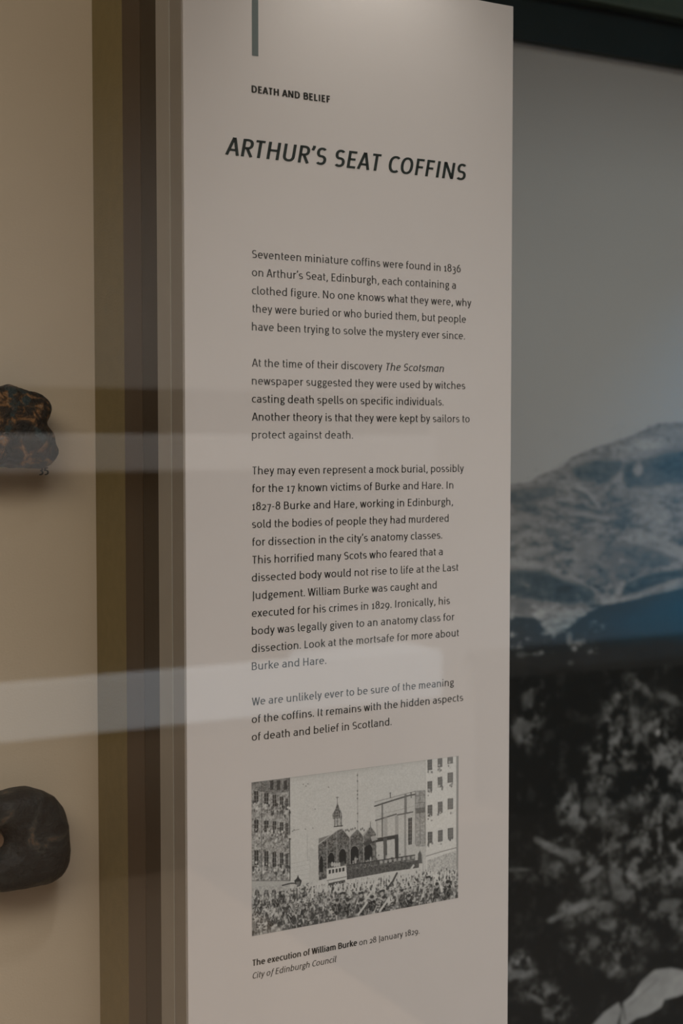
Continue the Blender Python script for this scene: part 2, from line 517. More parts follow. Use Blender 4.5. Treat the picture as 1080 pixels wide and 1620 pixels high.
text_mesh('heading', [('DEATH AND BELIEF', 'h')], 0.4802, 1.7692, 0.5485, 0.0052, M_ink, panel, track=9, space=30)
text_mesh('title', [("ARTHUR'S SEAT COFFINS", 't')], 0.4578, 1.7197, 0.6765, 0.0136, M_inkg, panel, track=7, space=28)
Z0, PITCHZ, XL = 1.6429, 0.0139385, 0.4798
LINES = [
    (0, [('Seventeen miniature coffins were found in 1836', 'r')], 0.6731),
    (1, [("on Arthur's Seat, Edinburgh, each containing a", 'r')], 0.6683),
    (2, [('clothed figure. No one knows what they were, why', 'r')], 0.6840),
    (3, [('they were buried or who buried them, but people', 'r')], 0.6786),
    (4, [('have been trying to solve the mystery ever since.', 'r')], 0.6777),
    (6, [('At the time of their discovery ', 'r'), ('The Scotsman', 'i')], 0.6561),
    (7, [('newspaper suggested they were used by witches', 'r')], 0.6782),
    (8, [('casting death spells on specific individuals.', 'r')], 0.6565),
    (9, [('Another theory is that they were kept by sailors to', 'r')], 0.6828),
    (10, [('protect against death.', 'r')], 0.5693),
    (12, [('They may even represent a mock burial, possibly', 'r')], 0.6771),
    (13, [('for the 17 known victims of Burke and Hare. In', 'r')], 0.6665),
    (14, [('1827-8 Burke and Hare, working in Edinburgh,', 'r')], 0.6663),
    (15, [('sold the bodies of people they had murdered', 'r')], 0.6619),
    (16, [("for dissection in the city's anatomy classes.", 'r')], 0.6556),
    (17, [('This horrified many Scots who feared that a', 'r')], 0.6561),
    (18, [('dissected body would not rise to life at the Last', 'r')], 0.6722),
    (19, [('Judgement. William Burke was caught and', 'r')], 0.6501),
    (20, [('executed for his crimes in 1829. Ironically, his', 'r')], 0.6636),
    (21, [('body was legally given to an anatomy class for', 'r')], 0.6684),
    (22, [('dissection. Look at the mortsafe for more about', 'r')], 0.6730),
    (23, [('Burke and Hare.', 'r')], 0.5446),
    (25, [('We are unlikely ever to be sure of the meaning', 'r')], 0.6679),
    (26, [('of the coffins. It remains with the hidden aspects', 'r')], 0.6774),
    (27, [('of death and belief in Scotland.', 'r')], 0.6062)]
for k, segs, xe in LINES:
    text_mesh('text_line', segs, XL - k * 0.00005, Z0 - k * PITCHZ, xe, 0.0062, M_ink, panel)
text_mesh('caption_line', [('The execution of William Burke', 'b')], 0.4781, 1.0868, 0.5732, 0.0050, M_ink, panel)
text_mesh('caption_line', [('on 28 January 1829.', 'r')], 0.5757, 1.0863, 0.6341, 0.0050, M_ink, panel)
text_mesh('caption_line', [('City of Edinburgh Council', 'i')], 0.4781, 1.0765, 0.5535, 0.0050, M_ink, panel)


# ------------------------------------------------------------------ raster drawing for the two prints
def fnoise(w_, h_, cell, seed, octaves=4, gain=0.5):
    rng = np.random.RandomState(seed)
    out = np.zeros((h_, w_))
    amp, tot = 1.0, 0.0
    yy, xx = np.mgrid[0:h_, 0:w_].astype(float)
    for _ in range(octaves):
        cx_, cy_ = (cell if isinstance(cell, tuple) else (cell, cell))
        gw, gh = int(w_ / cx_) + 3, int(h_ / cy_) + 3
        gr = rng.rand(gh, gw)
        fx, fy = xx / cx_, yy / cy_
        ix, iy = fx.astype(int), fy.astype(int)
        tx, ty = fx - ix, fy - iy
        tx, ty = tx * tx * (3 - 2 * tx), ty * ty * (3 - 2 * ty)
        v = (gr[iy, ix] * (1 - tx) + gr[iy, ix + 1] * tx) * (1 - ty) + (gr[iy + 1, ix] * (1 - tx) + gr[iy + 1, ix + 1] * tx) * ty
        out += v * amp
        tot += amp
        amp *= gain
        cell = (max(1.01, cx_ / 2), max(1.01, cy_ / 2))
    return out / tot


class Canvas:
    """grey canvas; every drawing call takes points in sheet coordinates mapped by self.f"""

    def __init__(s, w_, h_, val, f):
        s.w, s.h = w_, h_
        s.a = np.full((h_, w_), float(val))
        s.f = f

    def P(s, pts):
        return np.array([s.f(*p) for p in pts])

    def win(s, P, pad=2):
        x0, y0 = np.floor(P.min(0) - pad).astype(int)
        x1, y1 = np.ceil(P.max(0) + pad).astype(int)
        x0, y0 = max(0, x0), max(0, y0)
        x1, y1 = min(s.w, x1), min(s.h, y1)
        if x1 <= x0 or y1 <= y0:
            return None
        yy, xx = np.mgrid[y0:y1, x0:x1].astype(float)
        return x0, y0, x1, y1, xx + .5, yy + .5

    def put(s, q, m, v, al):
        x0, y0, x1, y1 = q[:4]
        if isinstance(v, np.ndarray):
            v = v[y0:y1, x0:x1]
        m = m * al
        s.a[y0:y1, x0:x1] = s.a[y0:y1, x0:x1] * (1 - m) + v * m

    def poly(s, pts, v, al=1.0):
        P = s.P(pts)
        q = s.win(P)
        if q is None:
            return
        xx, yy = q[4], q[5]
        acc = np.zeros(xx.shape)
        for ox, oy in ((-.25, -.25), (.25, -.25), (-.25, .25), (.25, .25)):
            ins = np.zeros(xx.shape, bool)
            X, Y = xx + ox, yy + oy
            n = len(P)
            for i in range(n):
                ax, ay = P[i]
                bx, by = P[(i + 1) % n]
                if ay == by:
                    continue
                c = ((ay > Y) != (by > Y)) & (X < (bx - ax) * (Y - ay) / (by - ay) + ax)
                ins ^= c
            acc += ins
        s.put(q, acc / 4, v, al)

    def line(s, pts, wd, v, al=1.0):
        P = s.P(pts)
        q = s.win(P, wd + 2)
        if q is None:
            return
        xx, yy = q[4], q[5]
        d = np.full(xx.shape, 1e9)
        for i in range(len(P) - 1):
            a, b = P[i], P[i + 1]
            ab = b - a
            t = np.clip(((xx - a[0]) * ab[0] + (yy - a[1]) * ab[1]) / max(1e-6, ab @ ab), 0, 1)
            d = np.minimum(d, np.hypot(xx - a[0] - t * ab[0], yy - a[1] - t * ab[1]))
        s.put(q, np.clip(wd / 2 + .5 - d, 0, 1), v, al)

    def ell(s, c, rx, ry, v, al=1.0, rot=0.0, soft=1.0):
        """radii in canvas cells"""
        P = s.P([c])
        r = max(rx, ry) * (1 + soft * .6)
        q = s.win(np.array([P[0] - r, P[0] + r]))
        if q is None:
            return
        dx, dy = q[4] - P[0][0], q[5] - P[0][1]
        cr, sr = math.cos(rot), math.sin(rot)
        u, v_ = (dx * cr + dy * sr) / rx, (-dx * sr + dy * cr) / ry
        d = np.sqrt(u * u + v_ * v_)
        m = np.clip((1 - d) * min(rx, ry) / soft + .5, 0, 1)
        s.put(q, m, v, al)


def grid_print(name, x0, x1, z0, z1, y, arr, m, parent, cols=None, rows=None):
    """arr: (h, w, 3) linear colours, row 0 at the top; printed on a flat sheet facing -Y"""
    h_, w_ = arr.shape[:2]
    xs = np.linspace(x0, x1, w_)
    zs = np.linspace(z1, z0, h_)
    if cols is not None:                      # coarser mesh away from the detailed part of the print
        xs, zs, arr = xs[cols], zs[rows], arr[rows][:, cols]
        h_, w_ = arr.shape[:2]
    co = np.zeros((h_, w_, 3), np.float32)
    co[..., 0] = xs[None, :]
    co[..., 1] = y
    co[..., 2] = zs[:, None]
    me = bpy.data.meshes.new(name)
    nv = w_ * h_
    idx = np.arange(nv, dtype=np.int32).reshape(h_, w_)
    f = np.stack([idx[:-1, :-1], idx[1:, :-1], idx[1:, 1:], idx[:-1, 1:]], -1).reshape(-1, 4)
    me.vertices.add(nv)
    me.vertices.foreach_set('co', co.ravel())
    me.loops.add(f.size)
    me.loops.foreach_set('vertex_index', f.ravel())
    me.polygons.add(len(f))
    me.polygons.foreach_set('loop_start', np.arange(0, f.size, 4, dtype=np.int32))
    me.update(calc_edges=True)
    ca = me.color_attributes.new('ink', 'FLOAT_COLOR', 'POINT')
    rgba = np.ones((nv, 4), np.float32)
    rgba[:, :3] = arr.reshape(-1, 3)
    ca.data.foreach_set('color', rgba.ravel())
    return link(name, me, m, parent)


def homography(src, dst):
    M_, b_ = [], []
    for (x, y), (u, v) in zip(src, dst):
        M_.append([x, y, 1, 0, 0, 0, -u * x, -u * y])
        b_.append(u)
        M_.append([0, 0, 0, x, y, 1, -v * x, -v * y])
        b_.append(v)
    h_ = np.linalg.solve(np.array(M_, float), np.array(b_, float))
    H = np.append(h_, 1).reshape(3, 3)

    def f(x, y):
        p = H @ np.array([x, y, 1.0])
        return p[0] / p[2], p[1] / p[2]
    return f


# ---- the engraving: a crowd before a scaffold between tall houses
EW, EH = 520, 326
fe = homography([(52, 170), (1036, 50), (1030, 724), (54, 905)], [(0, 0), (EW, 0), (EW, EH), (0, EH)])
rnd = random.Random(5)
cv = Canvas(EW, EH, 0.55, fe)
fine = fnoise(EW, EH, 3, 1, 2, .7)
mid = fnoise(EW, EH, 9, 2, 3, .6)
cv.a += (fine - .5) * .05 + (mid - .5) * .05
# sky bands along the top, hatched
for i in range(6):
    cv.line([(234, 150 + i * 5), (600, 106 + i * 5.4), (885, 66 + i * 5.6)], 1.6, 0.36 + i * .03, 0.75 - i * .1)
# left house: rubble wall
lh = [(52, 170), (233, 150), (236, 640), (54, 640)]
tex = 0.31 + (fine - .5) * .50 + (mid - .5) * .25
tex = np.clip(tex, .05, .48)
cv.poly(lh, tex)
cv.poly([(52, 170), (233, 150), (233, 215), (150, 230), (52, 200)], 0.06, .45)
cv.line([(101, 180), (101, 640)], 1.2, 0.05, .8)
cv.line([(234, 150), (236, 640)], 2.5, 0.04, .9)
for (y0, hh, cols) in ((205, 62, None), (350, 62, None), (495, 78, None)):
    for j, xc in enumerate((76, 124, 162, 196, 222)):
        wv = (20, 20, 17, 16, 13)[j]
        yy0 = y0 + (j * 9 if y0 < 300 else j * 4 if y0 < 400 else j * 4) + (0 if y0 > 300 else 8)
        cv.poly([(xc - wv / 2, yy0), (xc + wv / 2, yy0 - 1), (xc + wv / 2, yy0 + hh - 8), (xc - wv / 2, yy0 + hh - 7)], 0.03, .95)
        cv.line([(xc, yy0), (xc, yy0 + hh)], 0.9, 0.35, .7)
        for t in (.33, .66):
            cv.line([(xc - wv / 2, yy0 + hh * t), (xc + wv / 2, yy0 + hh * t)], 0.9, 0.35, .6)
        for q_ in range(9):       # spectators leaning out
            px_, py_ = xc + rnd.uniform(-15, 15), yy0 + hh + rnd.uniform(-22, 32)
            cv.ell((px_, py_), rnd.uniform(1.3, 3), rnd.uniform(1.5, 4.5), rnd.choice((.6, .5, .08, .05)), .85)
for j, xc in enumerate((150, 182, 214)):       # steep windows near the eaves
    cv.poly([(xc - 8, 165), (xc + 8, 160), (xc + 8, 205), (xc - 8, 210)], 0.03, .8)
cv.poly([(54, 640), (236, 640), (238, 668), (200, 690), (54, 690)], 0.42, .9)
cv.line([(54, 640), (236, 640)], 1.4, 0.1, .8)
cv.poly([(54, 668), (236, 655), (238, 800), (54, 860)], 0.40 + (fine - .5) * .3, .9)
for xc in (80, 124, 160):
    cv.poly([(xc - 12, 700), (xc - 8, 685), (xc, 680), (xc + 8, 685), (xc + 12, 700), (xc + 12, 755), (xc - 12, 758)], .10 + (fine - .5) * .3, .95)
    cv.line([(xc, 682), (xc, 756)], .9, .45, .8)
cv.poly([(182, 690), (210, 686), (212, 740), (184, 745)], .06, .9)
# distant street, faint
for i in range(7):
    cv.line([(240, 560 + i * 20), (330, 540 + i * 22)], 0.9, 0.40, .7)
    cv.line([(326 + i * 6, 480 + i * 3), (330 + i * 6, 650)], 0.9, 0.33, .55)
cv.line([(318, 420), (320, 545)], 1.0, .3, .8)
for p in ((300, 182), (312, 190), (322, 180), (420, 196), (356, 300), (256, 398), (248, 405), (310, 395), (345, 390)):
    cv.ell(p, 1.6, 1.3, .15, .8)
cv.line([(250, 402), (280, 396)], 1.4, .15, .7)
# tall mast in the middle
cv.line([(557, 130), (558, 395)], 1.1, 0.14, .8)
for y in (140, 168, 215, 232, 250, 322, 360):
    cv.ell((557, y), 1.8, 2.0, .12, .8)
# church spire
for a, b, v in (((461, 242), (462, 290), .1), ((455, 246), (467, 245), .1)):
    cv.line([a, b], 1.3, v)
cv.poly([(452, 300), (462, 270), (472, 300), (482, 318), (484, 345), (478, 345), (440, 348), (438, 325)], 0.13 + (fine - .5) * .4)
cv.poly([(446, 348), (480, 345), (484, 380), (446, 384)], .42 + (fine - .5) * .4)
for x in (448, 462, 480):
    cv.line([(x, 345), (x, 384)], 1.4, .06)
for x in (446, 455, 466, 476):
    cv.line([(x, 310), (x - 1, 345)], 1.0, .5, .7)
cv.line([(446, 384), (486, 380)], 2.2, .05)
# church gables
wall = np.clip(0.15 + (fine - .5) * .30 + (mid - .5) * .12, .04, .35)
cv.poly([(372, 440), (438, 420), (400, 470), (372, 480)], .22)
cv.poly([(370, 470), (460, 400), (484, 390), (518, 432), (556, 392), (582, 425), (618, 378), (645, 415), (648, 560), (372, 640)], wall)
cv.line([(368, 470), (462, 400), (484, 392), (518, 434), (556, 394), (584, 428), (618, 380), (646, 418)], 2.0, .52, .8)
cv.line([(458, 400), (458, 560)], 1.2, .5, .6)
cv.line([(520, 436), (522, 560)], 1.3, .5, .7)
cv.line([(584, 430), (586, 560)], 1.3, .5, .7)
cv.line([(412, 446), (412, 640)], 1.3, .5, .7)
cv.line([(618, 362), (618, 385)], 1.4, .08)
for p in ((500, 402), (508, 400), (516, 404), (526, 398), (534, 396), (545, 392), (572, 398), (580, 394), (588, 402)):
    cv.ell(p, 1.6, 2.6, .08, .9)
for xc, yb, wv, h0 in ((385, 600, 9, 80), (432, 575, 15, 70), (486, 560, 17, 72), (543, 560, 19, 85), (608, 545, 18, 80)):
    cv.poly([(xc - wv, yb), (xc - wv, yb - h0 + 18), (xc - wv * .6, yb - h0 + 4), (xc, yb - h0), (xc + wv * .6, yb - h0 + 4),
             (xc + wv, yb - h0 + 18), (xc + wv, yb)], .03)
    cv.line([(xc - wv, yb - h0 + 18), (xc - wv * .6, yb - h0 + 4), (xc, yb - h0), (xc + wv * .6, yb - h0 + 4),
             (xc + wv, yb - h0 + 18)], 1.0, .42, .6)
# columned hall behind the scaffold
cv.poly([(640, 270), (878, 212), (878, 540), (646, 540)], .50 + (fine - .5) * .12)
cv.line([(638, 288), (720, 262), (800, 238), (832, 232)], 3.2, .07)
cv.line([(638, 268), (760, 236), (830, 218)], 1.4, .18)
cv.line([(642, 356), (740, 326)], 2.8, .07)
cv.line([(745, 330), (818, 316)], 2.8, .10)
cv.line([(672, 325), (745, 308), (820, 290)], 1.0, .28, .8)
cv.line([(674, 275), (674, 430)], 4.0, .12, .85)
cv.line([(784, 238), (784, 320)], 6.5, .15, .85)
cv.line([(648, 360), (650, 430)], 1.4, .2, .8)
cv.line([(690, 345), (690, 430)], 9, .30, .6)
cv.line([(742, 340), (742, 420)], 9, .26, .6)
cv.line([(782, 330), (782, 540)], 5, .20, .7)
cv.poly([(830, 216), (876, 212), (876, 480), (832, 480)], .34 + (fine - .5) * .3)
for x in (830, 852, 876):
    cv.line([(x, 216), (x, 470)], 1.3, .10, .8)
for y in (240, 275, 300):
    cv.line([(830, y), (876, y - 4)], 1.2, .10, .8)
cv.poly([(832, 300), (876, 296), (876, 318), (832, 324)], .10, .7)
cv.poly([(796, 346), (814, 342), (813, 470), (796, 472)], .06)
cv.line([(805, 344), (805, 470)], .9, .35, .8)
for i in range(6):
    cv.line([(796, 364 + i * 18), (814, 361 + i * 18)], .8, .35, .7)
for x in (712, 810):
    cv.line([(x, 228), (x + 1, 248)], 2.4, .12)
    cv.ell((x, 226), 1.8, 1.8, .12)
# right house: pale with rows of windows
cv.poly([(880, 66), (1026, 50), (1024, 725), (880, 660)], .62 + (fine - .5) * .06)
cv.line([(877, 70), (879, 500)], 1.0, .35, .6)
for (ys, hh) in (((68, 60, 52), (52, 46, 38)), ((172, 152, 132), (50, 50, 48)), ((285, 270, 254), (54, 54, 52)), ((412, 404, 394), (54, 54, 52))):
    for j, xc in enumerate((899, 947, 995)):
        y0 = ys[j]
        h0 = hh[j]
        wv = 11 if j < 2 else 13
        cv.poly([(xc - wv, y0), (xc + wv, y0 - 3), (xc + wv, y0 + h0 - 3), (xc - wv, y0 + h0)], .07 + .03 * j, .95)
        cv.line([(xc - 3, y0), (xc - 3, y0 + h0)], .9, .35, .8)
        cv.line([(xc + 4, y0), (xc + 4, y0 + h0)], .9, .35, .8)
        for t in (.25, .5, .75):
            cv.line([(xc - wv, y0 + h0 * t), (xc + wv, y0 + h0 * t - 3)], .9, .3, .6)
        for q_ in range(5):
            cv.ell((xc + rnd.uniform(-10, 12), y0 + h0 + rnd.uniform(-12, 18)), rnd.uniform(1.2, 2.6), rnd.uniform(1.4, 3.4),
                   rnd.choice((.12, .2, .5)), .8)
cv.line([(880, 526), (950, 505), (1022, 486)], 1.8, .2)
cv.poly([(885, 545), (1020, 500), (1022, 600), (885, 600)], .42 + (fine - .5) * .5, .8)
cv.poly([(840, 560), (842, 515), (850, 500), (858, 515), (862, 560)], .08, .9)
cv.line([(866, 600), (864, 530), (852, 495)], 1.2, .3)
cv.poly([(1024, 50), (1036, 48), (1030, 728), (1020, 728)], .30)
# gallows and scaffold
cv.poly([(580, 465), (640, 432), (655, 440), (600, 478)], .08)
cv.poly([(618, 445), (748, 422), (749, 440), (620, 464)], .06)
cv.poly([(618, 432), (645, 428), (652, 446), (625, 455)], .5, .7)
cv.poly([(732, 424), (750, 422), (750, 545), (734, 548)], .07)
cv.poly([(678, 440), (696, 438), (696, 552), (680, 554)], .12)
cv.line([(640, 450), (642, 560)], 2.0, .15)
for i in range(26):
    x = 535 + i * 10 + rnd.uniform(-4, 4)
    y = 575 - (x - 500) * .09 - rnd.uniform(5, 45)
    cv.ell((x, y + 16), rnd.uniform(1.6, 3), rnd.uniform(5, 9), rnd.choice((.05, .07, .4, .1)), .9)
    cv.ell((x, y), 1.6, 1.8, rnd.choice((.07, .4)), .9)
cv.poly([(506, 565), (826, 518), (828, 545), (506, 596)], .14 + (fine - .5) * .3)
for i in range(15):
    x = 512 + i * 21.5
    y = 565 - (x - 506) * .147
    cv.poly([(x, y + 5), (x + 12, y + 3), (x + 12, y + 17), (x, y + 19)], .40 if i > 6 else .1, .9)
cv.poly([(506, 590), (846, 543), (846, 580), (700, 600), (506, 636)], np.clip(.10 + (fine - .5) * .14, .04, .2))
cv.line([(506, 568), (828, 520)], 2.0, .05)
# white platform
cv.poly([(410, 584), (503, 568), (505, 650), (412, 668)], .58)
for i in range(5):
    cv.poly([(420 + i * 16, 590 - i * 2.6), (430 + i * 16, 588 - i * 2.6), (430 + i * 16, 606 - i * 2.8), (420 + i * 16, 609 - i * 2.8)], .05)
cv.line([(410, 584), (503, 567)], 1.3, .3)
cv.line([(412, 640), (503, 622)], 1.5, .08)
cv.poly([(418, 652), (498, 636), (498, 650), (418, 664)], .08)
for x in (424, 436, 447, 458, 470, 480, 490):
    cv.ell((x, 572 - (x - 420) * .15 - rnd.uniform(0, 8)), 3, 5, rnd.choice((.5, .1)), .9)
# crowd: rows growing towards the front
rows = 14
for r_ in range(rows):
    t = r_ / (rows - 1)
    n_ = int(70 - 40 * t)
    sz = 1.6 + 4.4 * t
    for i in range(n_):
        u = (i + rnd.uniform(-.45, .45)) / (n_ - 1)
        sx = 56 + u * 966
        top = 700 - u * 90 + max(0, .25 - u) * 60
        if .33 < u < .8:
            top = 655 - (u - .33) * 90
        if u > .8:
            top = 600 - (u - .8) * 80
        bot = 885 - u * 165
        sy = top + (bot - top) * t + rnd.uniform(-6, 6)
        pale = rnd.random() < (.62 - .35 * t)
        body = rnd.uniform(.32, .58) if pale else rnd.uniform(.03, .12)
        cv.ell((sx, sy + sz * 3.2), sz * .95, sz * 2.0, body, .92, rnd.uniform(-.4, .4))
        if t > .3:
            for _ in range(3):
                xx0, yy0 = sx + rnd.uniform(-sz * 2, sz * 2), sy + rnd.uniform(0, sz * 7)
                cv.line([(xx0, yy0), (xx0 + rnd.uniform(-8, 8), yy0 + rnd.uniform(4, 20))], rnd.uniform(.9, 1.7),
                        .45 if not pale else .1, .7)
        cv.ell((sx, sy), sz * .55, sz * .62, rnd.choice((.5, .42, .08)), .9)
        cv.ell((sx, sy - sz * .9), sz * .62, sz * .35, rnd.choice((.05, .07, .45)), .85)
shade = np.clip((mid - .42) * 4, 0, 1)
for q_, al_ in (([(54, 740), (300, 690), (640, 700), (1024, 640), (1030, 728), (54, 905)], .45), ([(54, 800), (300, 740), (640, 750), (1024, 680), (1030, 728), (54, 905)], .35)):
    m0 = cv.a.copy()
    cv.poly(q_, .06, al_)
    cv.a = m0 * (1 - shade) + cv.a * shade
# a few prominent figures in front: raised arms, wide hats, staves
for (x, y) in ((573, 700), (672, 690), (485, 700), (985, 650), (890, 625)):
    cv.ell((x, y), 8, 3, .05)
    cv.ell((x, y + 12), 4, 4, .38)
for (x, y, s_) in ((625, 720, 1), (460, 735, 1), (510, 735, 1), (575, 735, 1), (798, 715, 1), (765, 690, .9), (930, 660, 1), (980, 650, 1.1), (680, 722, 1)):
    cv.ell((x, y + 38), 9.5 * s_, 14 * s_, .06 + (fine - .5) * .3)
    cv.ell((x, y + 6), 4.6 * s_, 5.4 * s_, .34)
    cv.ell((x, y - 3), 5 * s_, 3.8 * s_, .05)
    for _ in range(5):
        xa, ya = x + rnd.uniform(-22, 22), y + rnd.uniform(12, 60)
        cv.line([(xa, ya), (xa + rnd.uniform(-12, 12), ya + rnd.uniform(8, 26))], rnd.uniform(1, 1.8), rnd.choice((.4, .3, .05)), .75)
for pts in (((120, 845), (158, 790), (165, 760)), ((592, 735), (625, 690), (645, 620)), ((660, 785), (700, 730)), ((560, 800), (600, 745)),
            ((755, 640), (800, 600), (820, 570)), ((905, 620), (940, 560))):
    cv.line(pts, 5, .52)
cv.line([(695, 680), (722, 645), (742, 606)], 5, .08)
for x, y in ((200, 720), (260, 700), (300, 690), (215, 780), (300, 790), (90, 780), (140, 830), (250, 820), (175, 740)):
    cv.ell((x, y), 7, 14, .05 + (fine - .5) * .25, .85, rnd.uniform(-.5, .5))
    cv.ell((x, y - 22), 3, 3.4, .4, .9)
    for _ in range(6):
        xa, ya = x + rnd.uniform(-22, 22), y + rnd.uniform(-20, 25)
        cv.line([(xa, ya), (xa + rnd.uniform(-10, 10), ya + rnd.uniform(6, 22))], rnd.uniform(1, 2.2), rnd.choice((.5, .45, .06)), .8)
# street lamp on its bracket
cv.line([(200, 662), (240, 652), (262, 652)], 3, .06)
cv.poly([(256, 640), (268, 628), (274, 612), (280, 628), (292, 640), (284, 668), (266, 668)], .05)
cv.poly([(264, 645), (284, 643), (280, 664), (268, 665)], .18)
for _ in range(60):
    x = 235 + rnd.random() * 120
    cv.ell((x, 672 + rnd.uniform(-10, 30) - (x - 235) * .1), rnd.uniform(1.2, 3), rnd.uniform(1.2, 3), rnd.choice((.08, .5, .5)), .85)
cv.a *= 1 + (fnoise(EW, EH, 2, 7, 1) - .5) * .16
cv.line([(52, 170), (1036, 50)], 2.2, .28, .7)
cv.line([(54, 905), (1030, 728)], 3, .30, .8)
cv.line([(52, 170), (54, 905)], 1.8, .2, .6)
ea = np.clip(cv.a, .02, .66)[..., None] * np.array([0.985, 0.985, 0.965])
eng = grid_print('engraving', 0.4778, 0.6732, 1.1108, 1.2337, -0.00012, ea, M_print, panel)
eng['label'] = 'black and white engraving of a crowd around a scaffold'

# ---- the mural: a rocky hill above dark scrub
MX0, MX1, MZ0, MZ1 = 0.456, 2.38, 0.425, 2.0116
RES = 0.0015
MW, MH = int((MX1 - MX0) / RES), int((MZ1 - MZ0) / RES)


def sheet(px, py):
    """photograph position -> cell on the mural"""
    a, p = math.radians(YAW), math.radians(PITCH)
    fw = np.array([math.sin(a) * math.cos(p), math.cos(a) * math.cos(p), math.sin(p)])
    ri = np.array([math.cos(a), -math.sin(a), 0])
    up = np.cross(ri, fw)
    d = fw * 2250 + ri * (px - 540) - up * (py - 810)
    t = (MY + 1.0) / d[1]
    return (d[0] * t - MX0) / RES, (MZ1 - 1.5 - d[2] * t) / RES


mv = Canvas(MW, MH, 0.40, sheet)
n1 = fnoise(MW, MH, (60, 40), 21, 5, .62)
n2 = fnoise(MW, MH, (20, 12), 22, 4, .6)
n3 = fnoise(MW, MH, (100, 70), 23, 4, .5)
ridge = [(0, 1010), (300, 960), (560, 850), (700, 795), (812, 765), (836, 763), (852, 752), (890, 738), (903, 724), (940, 708), (985, 695), (1018, 680), (1040, 670), (1080, 668),
         (1150, 690), (1250, 760), (1400, 850), (1800, 900)]
streak = fnoise(MW, MH, (16, 7), 25, 4, .8)
hill = np.clip(.19 + (n1 - .5) * .22 + (n2 - .5) * .08 + (streak - .5) * .55, .03, .5)
mv.poly(ridge + [(1800, 1200), (0, 1200)], hill)


def local(c, rx, ry, rot, reach):
    """window round c and elliptical distance in it, radii given as seen on the photographed print"""
    P0 = np.array(sheet(*c))
    J = np.array([np.array(sheet(c[0] + 1, c[1])) - P0, np.array(sheet(c[0], c[1] + 1)) - P0]).T
    Ji = np.linalg.inv(J)
    rr = max(rx, ry) * reach * .8
    q = mv.win(np.array([P0 - rr, P0 + rr]))
    if q is None:
        return None, None
    dx, dy = q[4] - P0[0], q[5] - P0[1]
    px_, py_ = Ji[0, 0] * dx + Ji[0, 1] * dy, Ji[1, 0] * dx + Ji[1, 1] * dy
    cr, sr = math.cos(rot), math.sin(rot)
    return q, np.sqrt(((px_ * cr + py_ * sr) / rx) ** 2 + ((-px_ * sr + py_ * cr) / ry) ** 2)


def cloud(c, rx, ry, v, al=.8, rot=0.0, edge=.55, warp=1.0):
    """soft-edged mass of tone in the photographed landscape, broken up by noise"""
    q, d = local(c, rx, ry, rot, 1.8)
    if q is None:
        return
    x0, y0, x1, y1 = q[:4]
    d = d + warp * ((n2 - .5) * 1.1 + (streak - .5) * .9)[y0:y1, x0:x1]
    mv.put(q, np.clip((1.15 - d) / edge, 0, 1), np.clip(v + ((n2 - .5) * .15 + (streak - .5) * .5) * max(v, .10) / .3, .01, .6), al)


def mass(pts, v, al=.9, fray=1.0, blur=4):
    """an outlined mass of tone with a soft frayed edge"""
    P = np.array([sheet(*p) for p in pts])
    q = mv.win(P, 22)
    if q is None:
        return
    x0, y0, x1, y1 = q[:4]
    t = Canvas(MW, MH, 0.0, sheet)
    t.poly(pts, 1.0)
    m = t.a[y0:y1, x0:x1]
    for _ in range(blur):
        pd = np.pad(m, 2, mode='edge')
        m = (pd[2:-2, 2:-2] + pd[:-4, 2:-2] + pd[4:, 2:-2] + pd[2:-2, :-4] + pd[2:-2, 4:]) / 5
    nz = ((streak - .5) * 1.2 + (n2 - .5) * .8)[y0:y1, x0:x1]
    m = np.clip((m - .5 + nz * fray * 1.25) * 1.8 + .5, 0, 1)
    vv = np.clip(v + ((streak - .5) * .5 + (n2 - .5) * .2) * max(v, .09) / .3, .01, .6)
    mv.put(q, m, vv, al)


cloud((850, 815), 50, 45, .135, .6, 0, 1.2)
cloud((930, 840), 60, 40, .165, .5, 0, 1.2)
cloud((1035, 815), 70, 45, .34, .6, .2, 1.2)
cloud((1030, 700), 70, 20, .36, .8, -.25, .9)
cloud((930, 725), 50, 9, .24, .7, -.3)
mass([(985, 733), (1011, 727), (1056, 717), (1090, 712), (1180, 730), (1150, 775), (1080, 765), (1005, 769), (985, 765)], .075, .9)
mass([(902, 746), (931, 733), (985, 725), (985, 740), (960, 765), (918, 759)], .085, .9)
mass([(800, 776), (876, 770), (883, 781), (828, 798), (800, 800)], .08, .85)
cloud((1009, 743), 8, 13, .30, .8)
for p_, w_ in (([(905, 775), (925, 782), (940, 800)], 3.5), ([(890, 797), (915, 803), (935, 806), (952, 812)], 3.5), ([(915, 828), (945, 822), (975, 828), (985, 836)], 4),
               ([(860, 800), (880, 812), (905, 830)], 3)):
    mv.line(p_, w_, .07, .6)
for p_, w_ in (([(912, 768), (932, 780), (948, 802)], 4), ([(900, 812), (930, 815), (960, 822)], 4), ([(880, 790), (905, 790)], 3)):
    mv.line(p_, w_, .34, .5)
mass([(1000, 840), (1060, 855), (1140, 890), (1100, 895), (1040, 870), (990, 858)], .30, .7)
mass([(955, 870), (1005, 860), (1046, 874), (1082, 891), (1024, 901), (985, 918), (968, 896)], .12, .85)
mass([(800, 880), (830, 885), (863, 897), (930, 921), (965, 945), (985, 920), (1024, 899), (1084, 888), (1084, 896), (1030, 906), (992, 922), (976, 946),
      (955, 956), (920, 934), (860, 908), (800, 895)], .30, .85, .6, 2)
